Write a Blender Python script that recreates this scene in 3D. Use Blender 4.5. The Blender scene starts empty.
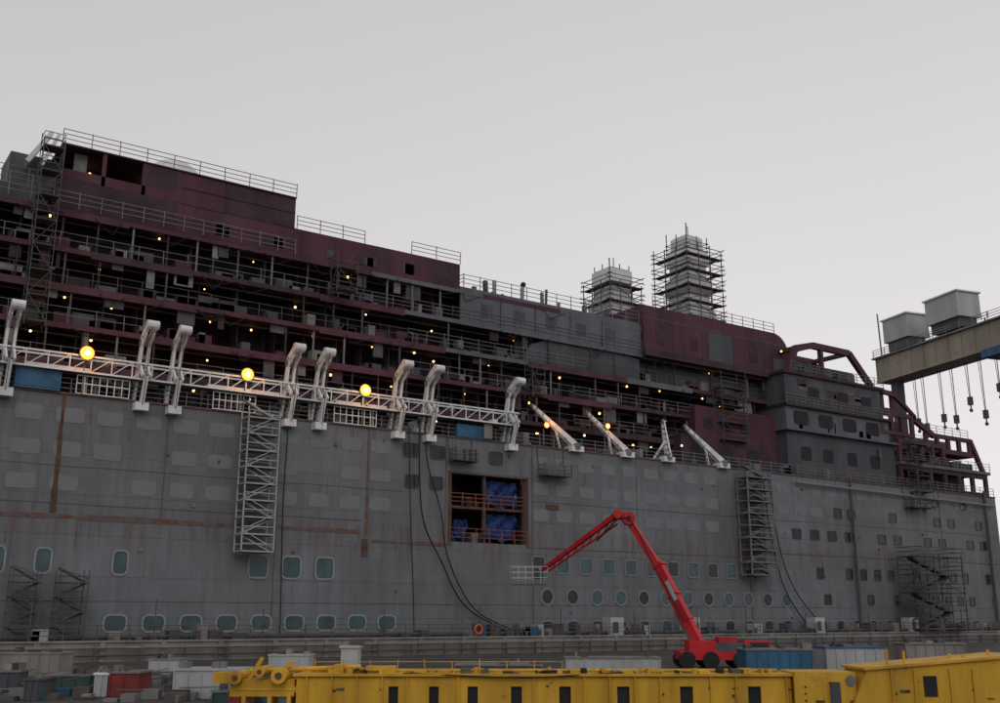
import bpy,math,random
from mathutils import Vector,Matrix
random.seed(7)
R=random.random
def U(a,b): return a+(b-a)*random.random()
scene=bpy.context.scene
# ------------------------------------------------------------------ materials
def nmat(name):
    m=bpy.data.materials.new(name);m.use_nodes=True
    nt=m.node_tree;b=nt.nodes['Principled BSDF'];return m,nt,b
def mat(name,col,var=0.25,scale=0.6,rough=0.7,streak=False,rust=0.0,rustcol=(0.16,0.06,0.03),metal=0.0,bump=0.0):
    m,nt,b=nmat(name);N=nt.nodes;L=nt.links
    tc=N.new('ShaderNodeTexCoord');mp=N.new('ShaderNodeMapping')
    mp.inputs['Scale'].default_value=(1,1,0.18) if streak else (1,1,1)
    L.new(tc.outputs['Object'],mp.inputs['Vector'])
    n=N.new('ShaderNodeTexNoise');n.inputs['Scale'].default_value=scale;n.inputs['Detail'].default_value=6;n.inputs['Roughness'].default_value=0.65
    L.new(mp.outputs[0],n.inputs['Vector'])
    r=N.new('ShaderNodeValToRGB');r.color_ramp.elements[0].position=0.3;r.color_ramp.elements[1].position=0.7
    r.color_ramp.elements[0].color=tuple(c*(1-var) for c in col)+(1,)
    r.color_ramp.elements[1].color=tuple(min(1,c*(1+var)) for c in col)+(1,)
    L.new(n.outputs['Fac'],r.inputs[0]);out=r.outputs[0]
    if rust>0:
        n2=N.new('ShaderNodeTexNoise');n2.inputs['Scale'].default_value=scale*1.7;n2.inputs['Detail'].default_value=8;n2.inputs['Roughness'].default_value=0.7
        L.new(tc.outputs['Object'],n2.inputs['Vector'])
        r2=N.new('ShaderNodeValToRGB');r2.color_ramp.elements[0].position=0.72-rust*0.4;r2.color_ramp.elements[1].position=0.82-rust*0.4
        L.new(n2.outputs['Fac'],r2.inputs[0])
        mx=N.new('ShaderNodeMixRGB');mx.inputs[2].default_value=rustcol+(1,)
        L.new(r2.outputs[0],mx.inputs[0]);L.new(out,mx.inputs[1]);out=mx.outputs[0]
    L.new(out,b.inputs['Base Color']);b.inputs['Roughness'].default_value=rough;b.inputs['Metallic'].default_value=metal
    b.inputs['Specular IOR Level'].default_value=.3
    if bump>0:
        bp=N.new('ShaderNodeBump');bp.inputs['Strength'].default_value=bump;bp.inputs['Distance'].default_value=0.1
        L.new(n.outputs['Fac'],bp.inputs['Height']);L.new(bp.outputs[0],b.inputs['Normal'])
    return m
def emis(name,col,st):
    m,nt,b=nmat(name);b.inputs['Base Color'].default_value=col+(1,)
    b.inputs['Emission Color'].default_value=col+(1,);b.inputs['Emission Strength'].default_value=st;return m
def hullmat():
    m,nt,b=nmat('hull_grey_primer');N=nt.nodes;L=nt.links
    tc=N.new('ShaderNodeTexCoord');sx=N.new('ShaderNodeSeparateXYZ');L.new(tc.outputs['Object'],sx.inputs[0])
    cb=N.new('ShaderNodeCombineXYZ');L.new(sx.outputs[0],cb.inputs[0]);L.new(sx.outputs[2],cb.inputs[1])
    br=N.new('ShaderNodeTexBrick');br.inputs['Scale'].default_value=1;br.inputs['Brick Width'].default_value=9.3;br.inputs['Row Height'].default_value=2.9
    br.inputs['Mortar Size'].default_value=0.035;br.inputs['Mortar Smooth'].default_value=0.6;br.inputs['Bias'].default_value=0
    br.inputs['Color1'].default_value=(.138,.148,.160,1);br.inputs['Color2'].default_value=(.155,.165,.178,1);br.inputs['Mortar'].default_value=(.10,.098,.098,1)
    L.new(cb.outputs[0],br.inputs['Vector'])
    def noise(sc,det,ro,scale,loc=(0,0,0)):
        mp=N.new('ShaderNodeMapping');mp.inputs['Scale'].default_value=scale;mp.inputs['Location'].default_value=loc;L.new(tc.outputs['Object'],mp.inputs['Vector'])
        n=N.new('ShaderNodeTexNoise');n.inputs['Scale'].default_value=sc;n.inputs['Detail'].default_value=det;n.inputs['Roughness'].default_value=ro;L.new(mp.outputs[0],n.inputs['Vector']);return n.outputs['Fac']
    def ramp(src,p0,c0,p1,c1):
        r=N.new('ShaderNodeValToRGB');r.color_ramp.elements[0].position=p0;r.color_ramp.elements[1].position=p1
        r.color_ramp.elements[0].color=c0+(1,);r.color_ramp.elements[1].color=c1+(1,);L.new(src,r.inputs[0]);return r.outputs[0]
    def mul(a,c):
        mu=N.new('ShaderNodeMixRGB');mu.blend_type='MULTIPLY';mu.inputs[0].default_value=1;L.new(a,mu.inputs[1]);L.new(c,mu.inputs[2]);return mu.outputs[0]
    def mix(f,a,col):
        mu=N.new('ShaderNodeMixRGB');L.new(f,mu.inputs[0]);L.new(a,mu.inputs[1]);mu.inputs[2].default_value=col+(1,);return mu.outputs[0]
    c=mul(br.outputs[0],ramp(noise(.9,8,.7,(1.4,1,.12)),.25,(.74,.74,.74),.75,(1.2,1.19,1.18)))
    c=mul(c,ramp(noise(.09,4,.5,(1,1,1)),.35,(.85,.84,.84),.65,(1.08,1.08,1.1)))
    c=mul(c,ramp(noise(.5,5,.6,(1,1,.7),(20,0,4)),.3,(.88,.87,.86),.7,(1.08,1.08,1.08)))
    # general brown staining
    c=mix(ramp(noise(.45,10,.75,(1.5,1,.5),(3,0,9)),.57,(0,0,0),.76,(.55,.55,.55)),c,(.105,.08,.068))
    # runs below the main seam (z about 10)
    mr=N.new('ShaderNodeMapRange');mr.inputs['From Min'].default_value=6.5;mr.inputs['From Max'].default_value=10.2;L.new(sx.outputs[2],mr.inputs['Value'])
    mr2=N.new('ShaderNodeMapRange');mr2.inputs['From Min'].default_value=11.4;mr2.inputs['From Max'].default_value=10.2;L.new(sx.outputs[2],mr2.inputs['Value'])
    ml=N.new('ShaderNodeMath');ml.operation='MULTIPLY';L.new(mr.outputs[0],ml.inputs[0]);L.new(mr2.outputs[0],ml.inputs[1])
    st=ramp(noise(1.1,8,.75,(1.6,1,.14),(7,0,2)),.47,(0,0,0),.62,(1,1,1))
    m3=N.new('ShaderNodeMath');m3.operation='MULTIPLY';L.new(ml.outputs[0],m3.inputs[0]);L.new(st,m3.inputs[1])
    m4=N.new('ShaderNodeMath');m4.operation='MULTIPLY';m4.inputs[1].default_value=.8;L.new(m3.outputs[0],m4.inputs[0])
    c=mix(m4.outputs[0],c,(.11,.062,.042))
    L.new(c,b.inputs['Base Color']);b.inputs['Roughness'].default_value=.62;b.inputs['Specular IOR Level'].default_value=.35
    bp=N.new('ShaderNodeBump');bp.inputs['Strength'].default_value=.3;bp.inputs['Distance'].default_value=.15
    L.new(noise(.35,2,.5,(1,1,1)),bp.inputs['Height']);L.new(bp.outputs[0],b.inputs['Normal'])
    return m
M={}
M['hull']=hullmat()
M['patch']=mat('window_cover_plate_paint',(.172,.182,.192),.1,.8)
M['seam']=mat('rusty_weld_seam',(.11,.10,.10),.2,.9,.8,rust=.6,rustcol=(.14,.055,.025))
M['rust']=mat('heavy_rust',(.10,.05,.033),.5,1.2,.85,rust=.5,rustcol=(.08,.07,.07))
M['maroon']=mat('maroon_primer',(.078,.030,.043),.4,.35,.75,streak=True,rust=.36,rustcol=(.066,.044,.052))
M['maroon2']=mat('maroon_primer_dark',(.052,.029,.038),.4,.5,.8,rust=.3,rustcol=(.048,.047,.054))
M['dgrey']=mat('dark_grey_primer',(.068,.072,.082),.35,.4,.7,streak=True,rust=.25,rustcol=(.065,.038,.04))
M['bgrey']=mat('blue_grey_primer_and_glare',(.108,.113,.130),.3,.3,.7,streak=True,rust=.25,rustcol=(.08,.05,.056))  # primer on the aft tower; amidships it paints a pale window-glass reflection
M['dark']=mat('dark_void',(.028,.025,.031),.3,1,.9)  # flat dark tone for openings, lifted slightly to stand in for haze
M['glass']=mat('teal_window_glass',(.045,.082,.088),.4,.5,.15)
M['dglass']=mat('dark_window_glass',(.02,.027,.03),.3,.5,.2)
M['frame']=mat('pale_window_frame',(.235,.245,.25),.15,1,.6)
M['white']=mat('white_davit_paint',(.66,.67,.67),.2,.9,.6,rust=.14,rustcol=(.33,.28,.24))
M['rail']=mat('galvanised_rail',(.17,.165,.16),.3,1,.6)
M['scaf']=mat('scaffold_tube',(.08,.075,.076),.3,1,.6)
M['plank']=mat('scaffold_plank',(.09,.075,.065),.3,1,.85)
M['fun']=mat('white_chimney_casing',(.66,.66,.65),.16,.5,.7,rust=.12,rustcol=(.4,.38,.35))
M['yellow']=mat('yellow_crane_paint',(.52,.29,.022),.35,.9,.55,streak=True,rust=.26,rustcol=(.17,.10,.035))
M['red']=mat('red_machine_paint',(.45,.014,.022),.3,.7,.45)
M['black']=mat('black_rubber_and_hole_shade',(.015,.015,.016),.3,1,.7)  # rubber, and the painted shade inside the beam holes
M['blue']=mat('blue_tarp',(.016,.04,.15),.5,.9,.5,bump=.5)
M['bluebox']=mat('blue_container_paint',(.03,.10,.18),.35,.7,.6)
M['conc']=mat('dock_concrete',(.22,.205,.19),.35,.5,.9,streak=True,rust=.25,rustcol=(.12,.105,.09))
M['asph']=mat('quay_asphalt',(.06,.057,.053),.4,.25,.85)
M['beige']=mat('beige_crane_paint',(.27,.235,.19),.25,.2,.65,streak=True,rust=.34,rustcol=(.18,.11,.07))
M['pale']=mat('pale_grey_paint',(.36,.37,.38),.2,.5,.6,streak=True,rust=.1,rustcol=(.22,.18,.15))
M['green']=mat('green_skip_paint',(.035,.075,.068),.35,.8,.65)
M['skip']=mat('faded_red_skip_paint',(.20,.03,.025),.35,.8,.65,rust=.2,rustcol=(.1,.05,.03))
M['lamp']=emis('work_lamp_glow',(1,.5,.17),5)
M['flood']=emis('floodlight_reflector_glow',(1,.26,.03),2.2)
M['bulb']=emis('floodlight_bulb_glow',(1,.6,.2),12)
M['orange']=mat('orange_lifebuoy',(.5,.08,.03),.1,1,.5)
# ------------------------------------------------------------------ mesh builder
class B:
    def __init__(s): s.v=[];s.f=[];s.m=[];s.mats=[]
    def mi(s,k):
        if k not in s.mats: s.mats.append(k)
        return s.mats.index(k)
    def add(s,vs,fs,k):
        o=len(s.v);s.v+= [tuple(v) for v in vs];i=s.mi(k)
        for f in fs: s.f.append([o+a for a in f]);s.m.append(i)
    def hexa(s,P,k): s.add(P,[(0,3,2,1),(4,5,6,7),(0,1,5,4),(1,2,6,5),(2,3,7,6),(3,0,4,7)],k)
    def box(s,x0,x1,y0,y1,z0,z1,k):
        s.hexa([(x0,y0,z0),(x1,y0,z0),(x1,y1,z0),(x0,y1,z0),(x0,y0,z1),(x1,y0,z1),(x1,y1,z1),(x0,y1,z1)],k)
    def bar(s,p,q,w,h,k,w2=None,h2=None):
        p=Vector(p);q=Vector(q);d=(q-p).normalized()
        up=Vector((0,0,1)) if abs(d.z)<.95 else Vector((0,1,0))
        a=d.cross(up).normalized();c=a.cross(d).normalized()
        w2=w if w2 is None else w2;h2=h if h2 is None else h2
        P=[p-a*w/2-c*h/2,p+a*w/2-c*h/2,p+a*w/2+c*h/2,p-a*w/2+c*h/2,q-a*w2/2-c*h2/2,q+a*w2/2-c*h2/2,q+a*w2/2+c*h2/2,q-a*w2/2+c*h2/2]
        s.hexa(P,k)
    def cyl(s,p,q,r,k,n=8,r2=None):
        p=Vector(p);q=Vector(q);d=(q-p).normalized();r2=r if r2 is None else r2
        up=Vector((0,0,1)) if abs(d.z)<.95 else Vector((0,1,0))
        a=d.cross(up).normalized();c=a.cross(d).normalized();vs=[]
        for P,rr in((p,r),(q,r2)):
            for i in range(n):
                t=2*math.pi*i/n;vs.append(P+a*math.cos(t)*rr+c*math.sin(t)*rr)
        fs=[(i,(i+1)%n,n+(i+1)%n,n+i) for i in range(n)]+[tuple(range(n))[::-1],tuple(range(n,2*n))]
        s.add(vs,fs,k)
    def path(s,pts,r,k,n=6):
        for a,b in zip(pts,pts[1:]): s.cyl(a,b,r,k,n)
    def ball(s,c,r,k):
        vs=[];n=8;m=5
        for j in range(m+1):
            ph=math.pi*j/m
            for i in range(n):
                t=2*math.pi*i/n;vs.append((c[0]+r*math.sin(ph)*math.cos(t),c[1]+r*math.sin(ph)*math.sin(t),c[2]+r*math.cos(ph)))
        fs=[(j*n+i,(j+1)*n+i,(j+1)*n+(i+1)%n,j*n+(i+1)%n) for j in range(m) for i in range(n)]
        s.add(vs,fs,k)
    def prism(s,pts,y0,y1,k): # pts in x,z
        n=len(pts);vs=[(x,y0,z) for x,z in pts]+[(x,y1,z) for x,z in pts]
        fs=[tuple(range(n)),tuple(range(n,2*n))[::-1]]+[(i,n+i,n+(i+1)%n,(i+1)%n) for i in range(n)]
        s.add(vs,fs,k)
    def rr(s,x,z,w,h,r):
        o=[]
        for cx,cz,a0 in((w/2-r,h/2-r,0),(-w/2+r,h/2-r,90),(-w/2+r,-h/2+r,180),(w/2-r,-h/2+r,270)):
            for i in range(4):
                t=math.radians(a0+30*i);o.append((x+cx+r*math.cos(t),z+cz+r*math.sin(t)))
        return o
    def window(s,x,z,w,h,r,y,fk,gk,fw=.14):
        o=s.rr(x,z,w+2*fw,h+2*fw,r+fw);i=s.rr(x,z,w,h,r);n=len(o)
        vs=[(a,y-.07,b) for a,b in o]+[(a,y-.07,b) for a,b in i]+[(a,y,b) for a,b in o]+[(a,y-.01,b) for a,b in i]
        fs=[]
        for j in range(n):
            k=(j+1)%n;fs+=[(j,k,n+k,n+j),(j,2*n+j,2*n+k,k),(n+j,n+k,3*n+k,3*n+j)]
        s.add(vs,fs,fk);s.add([(a,y-.012,b) for a,b in i],[tuple(range(n))],gk)
    def rails(s,p,q,k='rail',h=1.1,step=1.6,r=.03,n=3):
        p=Vector(p);q=Vector(q);L=(q-p).length;c=max(1,int(L/step))
        for i in range(c+1):
            a=p.lerp(q,i/c);s.bar(a,a+Vector((U(-.03,.03),0,h+U(0,.12))),r*2,r*2,k)
        for j in range(n):
            z=Vector((0,0,h*(j+1)/n));s.bar(p+z,q+z,r*1.7,r*1.7,k)
    def scaffold(s,x0,x1,y0,y1,z0,z1,nx,ny,lift=2,k='scaf',r=.04,plank=True,over=0):
        xs=[x0+(x1-x0)*i/nx for i in range(nx+1)];ys=[y0+(y1-y0)*i/ny for i in range(ny+1)]
        for x in xs:
            for y in ys:
                if x in(xs[0],xs[-1]) or y in(ys[0],ys[-1]): s.bar((x,y,z0),(x,y,z1+U(0,.9)),2*r,2*r,k)
        z=z0+.4;i=0
        while z<=z1:
            for zz in(z,z+.6,z+1.1):
                for y in(y0,y1): s.bar((x0-over*U(.5,1.3),y,zz),(x1+over*U(.5,1.3),y,zz),1.6*r,1.6*r,k)
                for x in(x0,x1): s.bar((x,y0-over*U(.5,1.3),zz),(x,y1+over*U(.5,1.3),zz),1.6*r,1.6*r,k)
            if plank:
                s.box(x0-over*.5,x1+over*.5,y0,y0+.8,z-.07,z-.02,'plank')
                s.box(x0,x0+.8,y0+.8,y1,z-.07,z-.02,'plank');s.box(x1-.8,x1,y0+.8,y1,z-.07,z-.02,'plank')
            if z+lift<=z1:
                a,b=(x0,x1) if i%2 else(x1,x0);s.bar((a,y0,z),(b,y0,z+lift),1.6*r,1.6*r,k)
                a,b=(y0,y1) if i%2 else(y1,y0);s.bar((x0,a,z),(x0,b,z+lift),1.6*r,1.6*r,k)
            z+=lift;i+=1
    def out(s,name,parent=None):
        me=bpy.data.meshes.new(name);me.from_pydata(s.v,[],s.f);me.update()
        for k in s.mats: me.materials.append(M[k])
        me.polygons.foreach_set('material_index',s.m)
        o=bpy.data.objects.new(name,me);scene.collection.objects.link(o)
        if parent: o.parent=parent
        return o
def empty(name):
    o=bpy.data.objects.new(name,None);scene.collection.objects.link(o);return o
# quay coordinates: s runs along the foreground crane beam, d away from the viewing stand, z up
def LP(s,d,z): return Vector((d*.568+s*.823,-80+d*.823-s*.568,z))
# ------------------------------------------------------------------ SHIP
ship=empty('cruise_ship')
HT=18.8;XS=137.2
h=B()
ox0,ox1,oz0,oz1=49.8,58.2,9.5,15.6
h.box(-45,ox0,0,.6,-6,HT,'hull');h.box(ox1,XS,0,.6,-6,HT,'hull')
h.box(ox0,ox1,0,.6,-6,oz0,'hull');h.box(ox0,ox1,0,.6,oz1,HT,'hull')
h.box(-45,XS-.01,.6,30,-6,oz0-.1,'dgrey')
h.box(XS-.6,XS-.01,.6,30,oz0-.1,HT-.25,'dgrey')
h.box(-45,XS-.01,.6,30,HT-.25,HT-.02,'maroon2')
h.box(-45,XS,-.12,.1,HT,HT+.14,'seam')
h.out('hull',ship)
d=B()
d.box(ox0-3,ox1+3,5,5.2,oz0-.1,HT-.25,'dark')
d.box(ox0-.2,ox0-.02,.6,5,oz0,oz1+.5,'maroon2');d.box(ox1+.02,ox1+.2,.6,5,oz0,oz1+.5,'maroon2')
d.box(ox0,ox1,.62,5,oz1+.1,oz1+.3,'maroon2');d.box(ox0,ox1,.3,5,12.5,12.75,'rust')
for x in(ox0+.15,53.6,ox1-.15): d.bar((x,.35,oz0),(x,.35,oz1),.25,.3,'rust')
M['orail']=mat('red_lead_rail',(.20,.06,.035),.3,1,.7)
d.rails((ox0,-.02,oz0+.02),(ox1,-.02,oz0+.02),'orail',1.2,1.3,.035)
d.rails((ox0,.2,12.76),(ox1,.2,12.76),'orail',1.1,1.3,.045)
for x0,x1,z0,z1 in((ox0-.22,ox0,oz0-.2,oz1+.2),(ox1,ox1+.2,oz0-.2,oz1+.2)): d.box(x0,x1,-.05,-.005,z0,z1,'rust')
d.box(ox0,ox1,-.05,-.005,oz1,oz1+.2,'seam')
for i in range(9): 
    x=U(ox0+.4,ox1-1);z=random.choice([oz0,12.76]);d.box(x,x+U(.2,.9),1.6,2.6,z,z+U(.4,1.5),random.choice(['dgrey','rust','rail','maroon2']))
d.out('shell_opening',ship)
t=B();
def tarp(x0,x1,z0,z1,y,nx=20,nz=16):
    vs=[];fs=[];ph=U(0,6)
    for j in range(nz+1):
        for i in range(nx+1):
            fx=i/nx;fz=j/nz
            vs.append((x0+(x1-x0)*fx+U(-.03,.03)+.15*math.sin(fz*4+ph),y+.15*math.sin(ph+fx*13+2*math.sin(fz*5))+.08*math.sin(fx*29+fz*11)+U(-.04,.04),z0+(z1-z0)*fz+(.2*math.sin(ph+fx*9) if j==0 else 0)-(.4*math.sin(fx*math.pi*3)**2 if j==nz else 0)))
    for j in range(nz):
        for i in range(nx):
            a=j*(nx+1)+i;fs.append((a,a+1,a+nx+2,a+nx+1))
    t.add(vs,fs,'blue')
tarp(53.9,57.7,12.9,15.4,.9);tarp(50.9,52.4,9.8,11.7,1.3);tarp(54.2,57.7,9.9,12.4,1.1)
t.out('blue_tarp',ship)
# windows
w=B()
for x in(16.2,21.5,32.1,34.9,37.8): w.window(x,6.85,.95 if x<22 else 1.45,1.6,.3,0,'frame','glass')
x=21.5
while x<45: w.window(x,2.55,1.5,1.05,.35,0,'frame','glass');x+=2.77
w.window(13.2,6.85,.9,1.7,.3,0,'frame','glass')
x=59.5
while x<89: w.window(x,7.75,1.35,1.35,.2,0,'patch','glass' if R()<.6 else 'dglass');x+=2.85
x=60.5
while x<96: w.window(x,4.85,1.25,1.25,.6,0,'patch','dglass' if R()<.5 else 'glass',.2);x+=3.0
x=60.5
while x<130: w.window(x,2.1,1.2,1.0,.3,0,'patch','dglass' if R()<.6 else 'glass');x+=3.0
for x in(45.6,48.4,51.8,54.7): w.window(x,17.3,1.45,1.15,.2,-0.02,'seam','dglass',.05)
for x in(45.8,48.3): w.window(x,14.55,1.3,1.1,.2,-.02,'seam','dglass',.05)
def row(x0,x1,z,ww,hh,step,p,k='dglass'):
    x=x0
    while x<x1:
        if R()<p: w.window(x,z,ww,hh,.12,-.01,'dgrey',k,.06)
        x+=step
for x in(103.5,106,114): w.window(x,14.9,1.3,1.1,.12,-.01,'dgrey','dglass',.06)
row(96,135,12.2,1.4,1.05,3.1,.6);row(117,135,14.8,1.3,1.0,3.1,.5)
row(97,135,7.9,1.1,1.2,2.6,.6);row(98,135,5.0,1.1,1.1,2.6,.5)
row(120,135,17.2,1.2,.8,3.1,.5)
w.out('windows',ship)
c=B()
for z in(17.3,14.8,12.35):
    x=-20
    while x<XS-1:
        skip=(44<x<59.5) or (29<x<33.5) or (85<x<91.5) or (x>94 and z<13) or (x>101 and z<16)
        if not skip and R()<.93:
            c.prism(c.rr(x,z,1.95+U(-.12,.1),1.1+U(-.06,.06),.25),-.025,.02,'patch')
        x+=2.85
c.out('covered_windows',ship)
s=B()
def seamh(x0,x1,z,th): 
    x=x0
    while x<x1:
        n=min(x+U(1,5),x1);t_=th*U(.45,1.25);zz=z+U(-.03,.03);s.box(x,n,-.03,.01,zz-t_/2,zz+t_/2,'seam');x=n+.001
seamh(-45,40.9,9.95,.36);seamh(-45,41,10.9,.07);seamh(42,49.9,9.2,.3);seamh(58.3,88,9.3,.14);seamh(88.2,XS,9.9,.16);seamh(-45,XS,4.1,.05);seamh(59,XS,13.6,.06);seamh(-45,45,13.6,.05)
def seamv(x,z0,z1,th,k='seam'):
    z=z0
    while z<z1:
        n=min(z+U(.8,3),z1);t_=th*U(.5,1.2);s.box(x-t_/2,x+t_/2,-.036,.008,z,n,k);z=n+.001
seamv(16.5,10.2,HT,.36,'rust');seamv(41.5,9.6,HT,.26);seamv(41.4,7.9,9.4,.8,'rust');seamv(49.3,9.4,HT-.1,.12);seamv(58.9,1.4,HT-.1,.2);seamv(33.4,3,HT-.1,.1);seamv(88,1.4,HT,.2);seamv(124,1.4,HT,.16);seamv(5,1.4,10,.1);seamv(24.2,10.3,HT-.2,.06);seamv(72,9.6,HT-.2,.07)
s.box(60.5,62,-.05,.01,12.9,13.4,'rust')
for i in range(60):
    x=U(-5,135);z=random.choice([9.95,9.3,HT-.1,HT-.1,16.6,14.2])+U(-.2,.1);s.box(x,x+U(.03,.12),-.012,.01,z-U(.4,2.2),z,'seam')
for i in range(40): # temporary lugs
    x=U(0,130);z=U(2,18);s.box(x,x+U(.08,.3),-.1,.01,z,z+U(.1,.3),random.choice(['seam','patch','rust']))
s.out('weld_seams',ship)
# ---- superstructure
LV=[18.8,21.9,24.9,28.0,31.0,34.1]
sup=B();YF=3.0
XE={1:99,2:100,3:100.5,4:100,5:99}
for i in range(1,6):
    z=LV[i];xe=XE[i]
    sup.box(-45,xe,YF+.06,26,z-.28,z-.02,'maroon2')
    x=-45
    while x<xe:
        n=min(x+U(7,14),xe);glare=(36<x<74 and i>=3)  # fascia stretch coloured paler to paint in the glass reflection
        k='bgrey' if glare and R()<.85 else('maroon' if R()<.75 else 'maroon2')
        sup.box(x,n-.02,YF-.02+U(0,.03),YF+.06,z-.38-(.18 if R()<.3 else 0),z+.04,k);x=n
for i in range(0,5):
    z0=LV[i];z1=LV[i+1]-.28;xe=98
    yb=7.2 if i<4 else 6.4
    if i==0: yb=5.5
    x=-45
    while x<xe:
        n=min(x+U(3,7),xe);k='maroon2' if R()<.7 else 'dgrey'
        if 38<x<76 and i>=2: k='bgrey' if R()<.6 else 'dgrey'  # paler back wall carries on the painted glass reflection
        sup.box(x,n-.01,yb,yb+.2,z0,z1,k)
        q=x+.5
        while q<n-1.6:
            if R()<.7:
                sup.box(q,q+1.4,yb-.02,yb+.1,z0+.1,z0+2.1,'dark')
                sup.bar((q-.05,yb-.06,z0),(q-.05,yb-.06,z0+2.2),.08,.08,'scaf')
            q+=2.1
        x=n
    x=-44
    while x<xe:
        if i>0 and R()<.5: sup.box(x,x+.08,YF+U(.9,2.4),yb,z0,z1,'maroon2' if R()<.7 else 'dgrey')
        if R()<.6: sup.bar((x+.3,YF+.25,z0),(x+.3,YF+.25,z1),.14,.14,random.choice(['maroon2','maroon2','scaf','rail']))
        x+=U(2.4,3.6)
    sup.cyl((-45,YF+1.2,z1-.3),(xe,YF+1.2,z1-.35),.08,'scaf',6)
    for j in range(80):
        x=U(-10,97);hh=U(.3,1.3);sup.box(x,x+U(.3,1.8),YF+.9,YF+1.8,z0,z0+hh,random.choice(['dgrey','rail','maroon','dgrey','maroon2','conc','maroon2','maroon','bgrey']))
    for j in range(34): # hanging sheets and cables
        x=U(-10,97)
        if R()<.4: sup.box(x,x+U(.4,1.6),YF+.35,YF+.4,z1-U(.6,1.8),z1,random.choice(['dgrey','rail','maroon2','scaf']))
        else: sup.path([(x,YF-.08,z1),(x+U(.3,1.5),YF-.1,z1-U(.5,1.2)),(x+U(1.6,3),YF-.08,z1)],.03,'black',5)
sup.box(52.6,76.1,YF+.02,YF+.25,31.06,34.05,'bgrey')  # panel toned blue-grey as part of the painted reflection patch
for x in(55,59,63,67,71): sup.box(x,x+1.4,YF-.0,YF+.1,31.9,33.1,'dgrey')
for x in(57.3,61.6,66.2,70.5): sup.box(x,x+.07,YF-.02,YF+.02,31.1,34,'maroon2')
sup.prism([(60,28.1),(76,28.1),(76,30.4),(72,30.9),(64,30.9),(61.4,30.0)],YF+.3,YF+.6,'dgrey')
def plates(x0,x1,y,z0,z1,ks,yt=22):
    sup.box(x0,x1,y+.05,yt,z0,z1,ks[0])
    x=x0
    while x<x1-.1:
        n=min(x+U(3.2,6.5),x1)
        if x1-n<1.2:n=x1
        sup.box(x,n-.03,y+U(0,.03),y+.05,z0,z1,random.choice(ks));x=n
plates(-45,14.7,YF+1.5,34.1,35.9,['maroon','dgrey','maroon2'])
plates(15.0,52.5,YF,34.16,36.7,['maroon','maroon','maroon2'])
plates(24.6,35.0,YF+.03,36.7,39.5,['maroon','maroon','maroon2'])
sup.box(15.0,35.0,YF-.1,22,39.5,39.62,'maroon2')
sup.box(15.0,24.6,7.5,22,36.7,39.5,'maroon2')
for x in(15.0,18.2,21.4,24.3): sup.box(x,x+.3,YF,YF+.3,36.7,39.5,'maroon')
sup.box(15.3,24.3,YF,YF+.2,36.7,37.5,'maroon')
sup.box(21.7,24.3,YF,YF+.2,37.5,39.5,'maroon2')
sup.box(16.2,17.2,YF+1,YF+1.1,37.5,39.4,'rail')
for z in(35.3,36.65,38.1): sup.box(24.7,35,YF-.03,YF,z,z+.06,'maroon2')
for i in range(12):
    x=U(26,50);sup.box(x,x+U(.5,1.3),YF-.04,YF+.02,34.6,35+U(.2,.8),random.choice(['dgrey','maroon2','maroon2']))
def rblock(x0,x1,z0,z1,rad,y0,y1,k):
    pts=[(x0,z0),(x1-.6,z0)]
    for i in range(9):
        t=math.radians(i*90/8);pts.append((x1-rad+rad*math.cos(t),z1-rad+rad*math.sin(t)))
    pts.append((x0,z1));sup.prism(pts,y0,y1,k)
rblock(76.2,100,31.15,36.6,2.6,YF-.35,20,'maroon')
sup.box(76.1,99,YF-.75,YF-.36,30.75,31.5,'maroon2')
for x in(78,83.2,93): sup.box(x,x+1.3,YF-.38,YF-.3,32.4,34.0,'maroon2')
sup.box(86.2,90.1,YF-.372,YF-.34,31.6,35.0,'dgrey');sup.box(95.4,98,YF-.372,YF-.34,32,34.6,'maroon2')
sup.box(76.3,98.6,YF-.375,YF-.34,35.1,35.25,'dgrey')
for x in(80.5,85.1,90.2,95.3): sup.box(x,x+.06,YF-.376,YF-.34,31.5,35.1,'maroon2')
sup.box(52.6,76.1,YF+.1,22,34.1,34.5,'bgrey')  # roof strip takes the painted reflection tone too
rblock(60,99.5,28.0,30.7,1.8,YF+1.3,YF+1.6,'dgrey')
sup.box(-45,98,7.6,24,18.8,34,'dark')
rblock(83,97,22.4,26.0,1.8,2.2,7,'maroon');rblock(80.5,98,18.85,22.4,1.2,2.0,7,'maroon2')
for x in(85,88,91): sup.prism(sup.rr(x,24.1,1.5,1.3,.4),2.15,2.3,'dark')
for x in(83,87.5,92): sup.prism(sup.rr(x,20.6,2.2,1.8,.5),1.95,2.1,'dark')
sup.out('superstructure',ship)
# ---- aft tower
a=B()
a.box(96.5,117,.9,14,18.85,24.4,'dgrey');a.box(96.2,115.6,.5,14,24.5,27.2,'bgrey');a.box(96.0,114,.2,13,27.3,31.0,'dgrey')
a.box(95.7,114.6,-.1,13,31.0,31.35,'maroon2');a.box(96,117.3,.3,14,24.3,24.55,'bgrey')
a.box(96,116,.1,13,27.15,27.4,'maroon2')
for x in(98,102.5,107,111.5):
    a.prism(a.rr(x+.8,25.9,2.6,1.6,.4),.44,.6,'dark')
for x in(99,103,107.5,112): a.prism(a.rr(x+.8,21.8,1.8,1.6,.25),.84,1,'dark')
for x in(100,105.5,110): a.box(x,x+2.0,.15,.3,28.5,29.8,'dark')
a.box(97,116.5,.86,.92,20.3,20.42,'seam')
for i in range(12): 
    x=U(96.6,112);z=U(27.6,30);a.box(x,x+U(.6,2.4),.185,.21,z,z+U(.3,1),random.choice(['bgrey','maroon2','seam']))
for x in(98.6,102.2,106.9,111): a.box(x,x+.07,.17,.21,27.4,31,'bgrey')
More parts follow.
